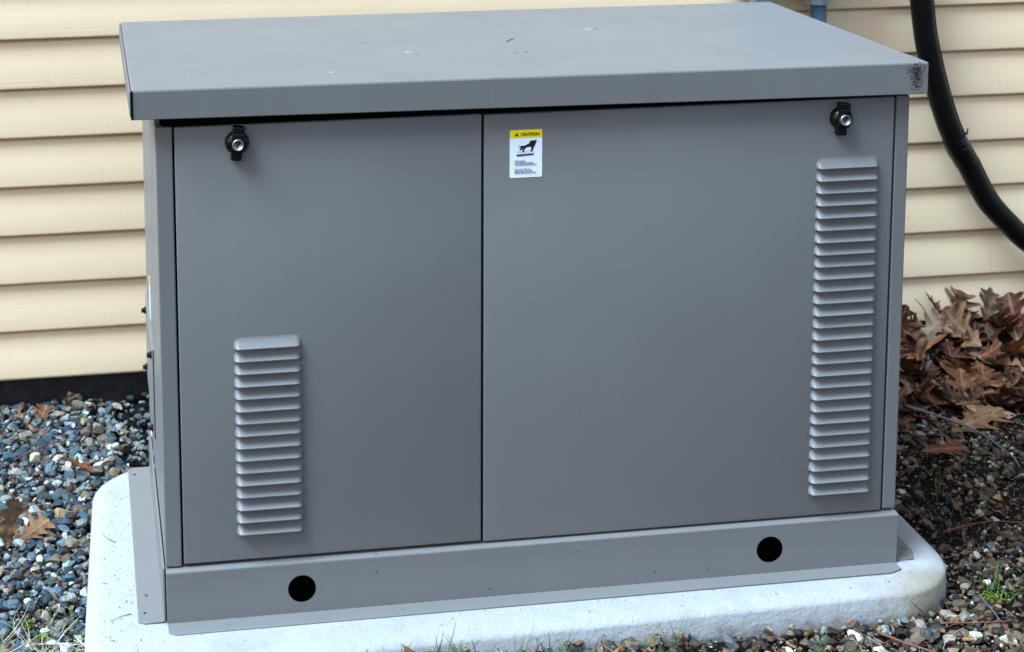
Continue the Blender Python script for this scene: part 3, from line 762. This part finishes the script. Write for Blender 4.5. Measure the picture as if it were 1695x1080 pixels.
# ================================================================== LEAVES
def leaf_mesh(seed, mat, curl=1.0, wide=1.0, holes=0, L=.115):
    rs = random.Random(seed); N = 64; K = 4
    lobes = [(.20, .52), (.42, .92), (.64, 1.0), (.83, .62)]
    lobes2 = {sd_: [(c_+rs.uniform(-.04, .04), h*rs.uniform(.62, 1.2), rs.uniform(.075, .115), rs.uniform(.3, .55)) for c_, h in lobes] for sd_ in (1, -1)}
    def half(s, side):
        w_ = .065 + .105*math.sin(math.pi*min(1, s*1.02))**.7
        for i, (c_, h, hw, tp_) in enumerate(lobes2[side]):
            d = abs(s - c_)/hw
            if d < 1:
                q = (1-d)**.9 if d > .10 else .91 + 1.6*(.10-d)
                if abs(d-tp_) < .13: q += .26*(1-abs(d-tp_)/.13)
                w_ = max(w_, .10 + .40*h*q)
        if s > .90: w_ = min(w_, .30*(1-s)/.10*.55 + .004)
        if s < .06: w_ *= s/.06
        return w_*L*wide
    Rc = L*rs.uniform(.45, 1.6)/max(.2, curl); Rl = L*rs.uniform(.9, 2.6)/max(.2, curl)*rs.choice((-1, 1)); tw = rs.uniform(-.5, .5)*curl
    bm = bmesh.new(); uvl = bm.loops.layers.uv.new('UVMap'); grid = []; uvs = {}
    wob = [rs.uniform(0, 50) for _ in range(3)]
    for i in range(N+1):
        s = i/N; row = []
        for j in range(-K, K+1):
            t = j/K; side = 1 if j >= 0 else -1; wd = half(s, side)
            lat = wd*abs(t)*side; ss = s*L + .34*abs(lat)         # lobes sweep forward
            th = lat/Rc; x = Rc*math.sin(th); z = Rc*(1-math.cos(th)) 
            z += .0045*curl*noise.noise(Vector((ss*38+wob[0], lat*38, wob[1]))) + .10*abs(lat)*math.sin(s*26+wob[2])*curl
            ph = ss/Rl; yy = Rl*math.sin(ph) ; zz = Rl*(1-math.cos(ph)); 
            yy2 = yy - z*math.sin(ph); zz2 = zz + z*math.cos(ph)
            a_ = tw*s; x2 = x*math.cos(a_) - zz2*0*math.sin(a_); zz2 = zz2 + x*math.sin(a_)
            v = bm.verts.new((x2, yy2, zz2)); row.append(v); uvs[v] = (s + abs(lat)/L*.3, lat/L)
        grid.append(row)
    for A, B in zip(grid, grid[1:]):
        for j in range(2*K):
            f = bm.faces.new((A[j], A[j+1], B[j+1], B[j])); f.smooth = True
            for lp in f.loops: lp[uvl].uv = uvs[lp.vert]
    if holes:
        bm.faces.ensure_lookup_table()
        for _ in range(holes):
            c_ = random.Random(seed+_).choice([f for f in bm.faces]).calc_center_median()
            rr = rs.uniform(.0025, .005)
            bmesh.ops.delete(bm, geom=[f for f in bm.faces if (f.calc_center_median()-c_).length < rr], context='FACES')
    # stalk, thick enough to be a solid
    z0 = [grid[int(N*q)][K].co + Vector((0, 0, -.0006)) for q in (.85, .6, .4, .2, .05)]
    st = z0 + [grid[0][K].co + Vector((rs.uniform(-.004, .004), -.012, .002)), grid[0][K].co + Vector((rs.uniform(-.008, .008), -.027, .006))]
    nf = len(bm.faces); tube(bm, st, [.0002, .0004, .0005, .0006, .0007, .0007, .0010], 5); bm.faces.ensure_lookup_table()
    for f in bm.faces[nf:]: f.material_index = 1
    bmesh.ops.translate(bm, verts=bm.verts, vec=(0, -L*.5, 0))
    return mesh_from(bm, 'leaf', [mat, 'stalk'])
LM = [leaf_mesh(i, 'leaf', random.uniform(.5, 1.5), random.uniform(.85, 1.1)) for i in range(20)]
# heap against the wall, right of the cabinet
pile = empty('leaf_pile', (1.75, .90, GZ), 'heap of curled brown oak leaves against the siding right of the cabinet', 'leaf pile')
def pile_h(x, y):
    d = (y-.70)/.27; d = max(0, min(1, d))
    return .104*(d**1.1)*(.8+.35*noise.noise(Vector((x*5, y*5, 2))))*(1 if x > 1.45 else .9)
nleaf = 0
for i in range(1500):
    if nleaf >= 250: break
    x = random.uniform(1.30, 2.30); y = .96 - .30*random.random()**.85
    y -= .05*noise.noise(Vector((x*4, 0, 0)))
    if y < .66 + .05*noise.noise(Vector((x*6, 3, 0))): continue
    h = pile_h(x, y); lay = random.random()**.5
    s = random.uniform(.62, 1.12)
    z = GZ + .008 + h*lay
    tilt = .75 if lay > .6 else .5
    share('leaf', random.choice(LM), pile, (x, min(y, .955), z), (random.gauss(.12, tilt*.5), random.gauss(0, tilt*.5), random.uniform(0, 6.28)), (s, s, s)); nleaf += 1
# leaves standing up against the siding
for (x, y, z, rx, ry, rz, s, hue) in ((1.875,.935,.055,.95,.35,.35,1.1,'leaftan'), (1.94,.93,.048,.8,-.4,-.7,1.0,'leaf'), (1.770,.950,.060,.75,.3,1.35,1.0,'leaf'), (1.825,.955,.062,.9,-.2,1.9,1.0,'leaftan'), (1.668,.945,.040,1.25,.5,.1,.95,'leafred'), (1.695,.93,.035,.9,.9,-.6,.8,'leafred'), (2.02,.95,.055,1.0,.4,-.4,1.0,'leaf'), (2.10,.94,.05,.8,-.5,.9,1.0,'leaf'), (1.74,.93,.03,.7,.5,-1.1,.9,'leaf'), (1.90,.915,.03,.5,.2,2.4,1.0,'leafred'), (1.80,.91,.035,.4,-.5,.4,1.0,'leaftan')):
    m = leaf_mesh(int(x*1000), hue, .9, .95); share('leaf', m, pile, (x, y, z), (rx, ry, rz), (s, s, s))
# single leaves lying about
def lone(x, y, z, rot, s, mat, curl, wide, label, holes=0, seed=0):
    m = leaf_mesh(seed or int(abs(x*977+y*311)), mat, curl, wide, holes)
    o = share('oak_leaf', m, None, (x, y, z), rot, (s, s, s)); tag(o, label, 'leaf', 'fallen oak leaves'); return o
lone(-.093, .690, GZ+.016, (.15, -.1, 1.3), .68, 'leaf', .8, .8, 'tan leaf on the blue gravel just above the back left corner of the pad')
lone(-.186, .430, GZ+.018, (.1, .1, -.9), .72, 'leaftan', .35, .95, 'flat tan leaf with pointed lobes on the gravel left of the pad')
lone(-.222, .420, GZ+.048, (1.30, .25, .3), .85, 'leaftan', 1.3, .65, 'tall curled tan leaf standing on the gravel at the left photo edge')
lone(-.232, .445, GZ+.034, (1.0, .5, .9), .8, 'leaf', 1.6, .7, 'folded dark brown leaf leaning on the tall curled one at the left photo edge')
lone(-.175, .955, GZ+.020, (.75, .1, -.2), .52, 'leaf', 1.1, .95, 'curled leaf with upright points beside the dark foundation')
lone(-.222, .955, GZ+.022, (.6, -.3, .6), .55, 'leaf', 1.2, .9, 'dark brown leaf leaning on the foundation near the left photo edge')
lone(-.262, .880, GZ+.018, (.3, .2, 1.4), .62, 'leaf', .9, .9, 'pale brown leaf cut by the left photo edge below the foundation')
lone(1.685, .605, GZ+.016, (.12, .05, -1.3), 1.15, 'leaftan', .35, .95, 'large tan leaf with small holes on gravel in front of the leaf heap', 4)
lone(1.735, .640, GZ+.020, (.2, -.1, 1.5), .95, 'leaftan', .6, .9, 'tan leaf overlapping the holed leaf in front of the leaf heap', 1)
lone(1.565, .505, GZ+.014, (.05, .08, -1.5), .85, 'leafred', .3, .95, 'flat russet leaf on dark gravel close to the cabinet right side')
lone(1.750, .520, GZ+.016, (.15, .1, 2.2), .9, 'leafred', .6, .8, 'dark red leaf on the gravel at the right photo edge')
lone(1.765, .445, GZ+.018, (.3, .1, .6), .8, 'leafred', .9, .9, 'curled russet leaf below the dark red one at the right photo edge')
lone(1.690, .660, GZ+.022, (.3, .2, .5), .8, 'leafred', .9, .9, 'small red brown leaf tucked under the front of the leaf heap')
lone(.335, -.135, GZ+.040, (.5, .1, 1.5), .75, 'leafred', 1.3, .9, 'orange brown leaf tip at the bottom of the photo before the pad')
lone(.395, -.140, GZ+.038, (.6, .1, 2.2), .55, 'leaftan', 1.3, .9, 'small curled leaf near the green blades before the pad')

lone(-.125, .985, GZ+.026, (.9, .3, .9), .42, 'leaf', 1.6, .9, 'small curled brown scrap of leaf at the foundation, right of the two wall leaves')
lone(-.055, .975, GZ+.024, (.3, .2, 1.7), .40, 'leafred', 1.2, .8, 'small dark red scrap of leaf at the foundation nearest the cabinet corner')
# ================================================================== TWIGS, NEEDLES, GRASS
def twig(pts, r, mat, label, cat='twig', name='twig'):
    P = spline(pts, 6); n = len(P); P = [p + Vector((noise.noise(Vector((i*.7, r*999, 0))), noise.noise(Vector((i*.7, 5, r*999))), 0))*r*.8 for i, p in enumerate(P)]
    bm = bmesh.new(); tube(bm, P, [r*(1-.55*i/n) for i in range(n)], 7)
    o = put(name, bm, mat, None, P[0], True); tag(o, label, cat)
    return o
g = GZ
twig([(1.575,.700,g+.02),(1.62,.625,g+.022),(1.66,.545,g+.02),(1.672,.450,g+.016),(1.668,.405,g+.012)], .0032, 'twig', 'long bent blue grey twig lying on gravel right of the cabinet')
twig([(1.235,-.088,g+.012),(1.222,-.095,g+.030),(1.205,-.092,g+.046)], .0012, 'twigb', 'short dark twig leaning against the front of the pad')
twig([(1.355,-.035,g+.010),(1.352,-.075,g+.012),(1.350,-.11,g+.010)], .0022, 'twig', 'short pale grey twig beside the near right pad corner')
twig([(1.14,-.12,g+.012),(1.18,-.17,g+.012),(1.24,-.22,g+.010),(1.30,-.26,g+.01)], .0022, 'twigb', 'long red brown twig on the gravel before the pad')
twig([(1.25,-.11,g+.012),(1.31,-.118,g+.012),(1.37,-.12,g+.010)], .0018, 'twigb', 'thin brown twig at the foot of the near right pad corner')
twig([(-.155,.118,g+.016),(-.150,.100,g+.02),(-.135,.082,g+.017),(-.125,.070,g+.012)], .0020, 'twig', 'small bent grey twig on gravel left of the near pad corner')
twig([(-.225,.345,g+.014),(-.205,.37,g+.018),(-.19,.42,g+.016)], .0014, 'twig', 'thin grey twig on gravel under the curled tan leaves')
twig([(-.225,.745,g+.018),(-.16,.800,g+.022),(-.12,.815,g+.02)], .0016, 'twigb', 'thin red brown twig on gravel left below the foundation')
twig([(1.755,.962,.045),(1.738,.955,.075),(1.715,.950,.100)], .0014, 'twigb', 'dark leaf stalk standing up in front of the cream siding', 'stalk', 'stalk')
twig([(1.40,.18,g+.012),(1.50,.20,g+.014),(1.60,.17,g+.012)], .0013, 'twigb', 'thin brown twig on dark soil right of the pad')
twig([(1.42,-.02,g+.012),(1.50,.01,g+.014),(1.62,.0,g+.012)], .0013, 'twigb', 'long thin red stem on dark soil right of the near pad corner')
# needle on the lid and pale droppings
def on_lid(x, y): return lidz(x, y) + .0010
twig([(.640,.300,on_lid(.64,.30)),(.648,.316,on_lid(.648,.316)+.0006),(.660,.330,on_lid(.66,.33))], .0011, 'grass', 'short green pine needle lying on the lid', 'pine needle', 'pine_needle')
def blob(name, x, y, rx, ry, mat, label, cat):
    bm = bmesh.new(); n = 18; rs = random.Random(int(x*1e4))
    ctr = bm.verts.new((x, y, on_lid(x, y)+.0006)); R_ = [bm.verts.new((x+rx*math.cos(2*math.pi*k/n)*rs.uniform(.6, 1.1), y+ry*math.sin(2*math.pi*k/n)*rs.uniform(.6, 1.1), on_lid(x, y)-.0004)) for k in range(n)]
    for k in range(n): bm.faces.new((R_[k], R_[(k+1) % n], ctr))
    o = put(name, bm, mat, None, None, True); tag(o, label, cat)
blob('bird_dropping', .310, .085, .0045, .0045, 'white_speck', 'small white dropping near the front edge of the lid, left of middle', 'dropping')
blob('bird_dropping', .458, .235, .005, .004, 'white_speck', 'white smear beside a dark crumb on the lid left half', 'dropping')
blob('bird_dropping', .812, .405, .0085, .004, 'white_speck', 'long white dropping toward the back of the lid, right half', 'dropping')
blob('crumb', .825, .402, .004, .006, 'needle', 'red brown crumb touching the long white dropping on the lid', 'crumb')
blob('crumb', .470, .218, .003, .004, 'needle', 'dark crumb beside the white smear on the lid', 'crumb')
blob('crumb', .633, .198, .003, .004, 'needle', 'round dark crumb below the green needle on the lid', 'crumb')
blob('crumb', .650, .201, .0045, .003, 'needle', 'flat dark crumb right below the green needle on the lid', 'crumb')

def strands(name, areas, mat, rmin, rmax, lmin, lmax, label, cat, lift=.25, seg=5, upright=0.0):
    V, F, off = [], [], 0
    for (x0, x1, y0, y1, n) in areas:
        for _ in range(n):
            x, y = random.uniform(x0, x1), random.uniform(y0, y1)
            if inpad(x, y, .002): continue
            L = random.uniform(lmin, lmax); r = random.uniform(rmin, rmax); az = random.uniform(0, 6.28); el = random.gauss(lift, .18) + upright; k = random.gauss(0, 9 if not upright else 6); p = Vector((x, y, GZ+gh(x, y)+random.uniform(.002, .012)))
            ring = []
            for i in range(seg+1):
                t = i/seg; rr = r*(1-.75*t)
                d = Vector((math.cos(az)*math.cos(el), math.sin(az)*math.cos(el), math.sin(el)))
                q = d.cross(Vector((0, 0, 1))).normalized(); q2 = q.cross(d)
                for m_ in range(3): V.append(p + rr*(math.cos(m_*2.094)*q + math.sin(m_*2.094)*q2)*(1 if m_ else 1.3))
                p = p + d*L/seg; az += k*L/seg; el -= (.25 + .5*bool(upright))*L/seg*12*.3
                if inpad(p.x, p.y): p.z = max(p.z, GZ+.004)
                if p.z < GZ+gh(p.x, p.y): p.z = GZ+gh(p.x, p.y)+.001
            for i in range(seg):
                for m_ in range(3):
                    A = off+i*3+m_; B = off+i*3+(m_+1) % 3; F.append((A, B, B+3, A+3))
            off += 3*(seg+1)
    me = bpy.data.meshes.new(name); me.from_pydata([tuple(v) for v in V], [], F); me.materials.append(MAT[mat])
    o = link(bpy.data.objects.new(name, me), None, (0, 0, 0)); tag(o, label, cat, kind='stuff'); return o
strands('dead_grass', [(-.24, -.09, -.05, .09, 150), (1.05, 1.40, -.32, -.19, 110), (-.1, .3, -.25, -.13, 60), (.5, 1.1, -.3, -.17, 50)], 'straw', .0004, .0010, .03, .085, 'matted pale dead grass at the bottom corners of the photo', 'dead grass')
strands('pine_needles', [(-.28, -.09, -.1, .95, 130), (1.32, 2.1, -.3, .75, 520), (0, 1.35, -.3, -.09, 260)], 'needle', .00035, .0008, .02, .07, 'thin brown pine needles strewn over the soil and gravel', 'pine needles', .05)
strands('grass', [(.36, .50, -.135, -.112, 46), (.53, .64, -.130, -.112, 16), (.75, .82, -.12, -.105, 10), (1.37, 1.45, -.06, .0, 26), (1.0, 1.06, -.16, -.13, 6), (-.19, -.10, .09, .16, 14), (1.35, 1.9, -.2, .5, 60), (-.25, -.1, -.02, .1, 20)], 'grass', .0005, .0011, .02, .05, 'thin green grass blades sprouting along the foot of the pad', 'grass', .9, 6, .15)
# moss cushions: many tiny bumps as one mass
def moss(areas):
    V, F, off = [], [], 0; bv, bf = b1[0]
    for (cx, cy, rr, n) in areas:
        for _ in range(n):
            x, y = random.gauss(cx, rr), random.gauss(cy, rr*.7)
            if inpad(x, y, .003): continue
            s = random.uniform(.0012, .0030); V.append(bv*np.array((s, s, s*1.5)) + np.array((x, y, GZ+gh(x, y)+.001+random.uniform(-.002, .005)))); F.append(bf+off); off += len(bv)
    V, F = np.concatenate(V), np.concatenate(F)
    me = bpy.data.meshes.new('moss'); me.from_pydata(V.tolist(), [], F.tolist()); me.materials.append(MAT['moss'])
    tag(link(bpy.data.objects.new('moss', me), None, (0, 0, 0)), 'bright green moss patches on the soil round the pad corners', 'moss', kind='stuff')
moss([(-.12, .035, .020, 420), (-.20, .14, .012, 120), (1.385, -.03, .014, 110), (1.09, -.15, .008, 70), (-.16, .10, .010, 90), (.42, -.15, .03, 120), (1.45, -.12, .014, 90)])
# crumbs of leaf litter on the right-hand soil
def litter():
    V, F, off = [], [], 0
    for (x0, x1, y0, y1, n) in ((1.32, 2.2, -.3, .8, 1500), (-.1, 1.36, -.34, -.09, 420), (-.3, -.1, -.2, .3, 160)):
        for _ in range(n):
            x, y = random.uniform(x0, x1), random.uniform(y0, y1)
            if inpad(x, y, .004): continue
            s = random.uniform(.002, .008); k = random.randint(4, 6); R_ = Euler((random.gauss(0, .5), random.gauss(0, .5), random.uniform(0, 6))).to_matrix(); c0 = Vector((x, y, GZ+gh(x, y)+random.uniform(.0, .008)))
            ring = [Vector((s*math.cos(6.283*i/k)*random.uniform(.5, 1.2), .6*s*math.sin(6.283*i/k)*random.uniform(.5, 1.2), random.uniform(-.15, .15)*s)) for i in range(k)]
            V += [tuple(c0 + R_ @ q) for q in ring] + [tuple(c0 + R_ @ (q + Vector((0, 0, .0006)))) for q in ring]
            F.append(tuple(off+k+i for i in range(k))); F.append(tuple(off+k-1-i for i in range(k)))
            for i in range(k): F.append((off+i, off+(i+1) % k, off+k+(i+1) % k, off+k+i))
            off += 2*k
    me = bpy.data.meshes.new('leaf_litter'); me.from_pydata(V, [], F)
    t = MT('leaf_crumbs'); r = t.node('ShaderNodeNewGeometry').outputs['Random Per Island']
    t.base(t.ramp(r, [(0, (.03,.015,.01)), (.3, (.10,.045,.022)), (.6, (.055,.03,.018)), (.8, (.18,.09,.045)), (.93, (.26,.18,.10))], 'CONSTANT'), .7, 0, .3)
    me.materials.append(t.m)
    tag(link(bpy.data.objects.new('leaf_litter', me), None, (0, 0, 0)), 'brown crumbs of broken leaves scattered between the stones', 'leaf litter', kind='stuff')
litter()

# grit and crumbs that have landed on the pad
def grit():
    V, F, off = [], [], 0
    for _ in range(150):
        if random.random() < .5: x, y = random.uniform(-.085, -.012), random.uniform(-.06, .55)
        else: x, y = random.uniform(-.05, 1.32), random.uniform(-.085, -.026) + .02
        if not inpad(x, y, -.02): continue
        bv, bf = b1[random.randrange(10)]; sz = random.uniform(.0006, .0018)
        V.append(bv*sz + np.array((x, y, .0003+sz*.3))); F.append(bf+off); off += len(bv)
    V, F = np.concatenate(V), np.concatenate(F)
    me = bpy.data.meshes.new('grit'); me.from_pydata(V.tolist(), [], F.tolist()); me.materials.append(MAT['stoneR'])
    tag(link(bpy.data.objects.new('grit', me), None, (0, 0, 0)), 'tiny dark grains of grit lying on the pale pad', 'grit', kind='stuff')
grit()
twig([(-.040, .300, .0012), (-.052, .316, .0014), (-.060, .334, .0012)], .0007, 'twig', 'thin grey needle on the pad beside the left foot flange', 'needle', 'pine_needle')
twig([(-.020, .055, .0012), (-.036, .048, .0022), (-.052, .038, .0012)], .0007, 'twigb', 'thin brown needle on the pad near its front left corner', 'needle', 'pine_needle')
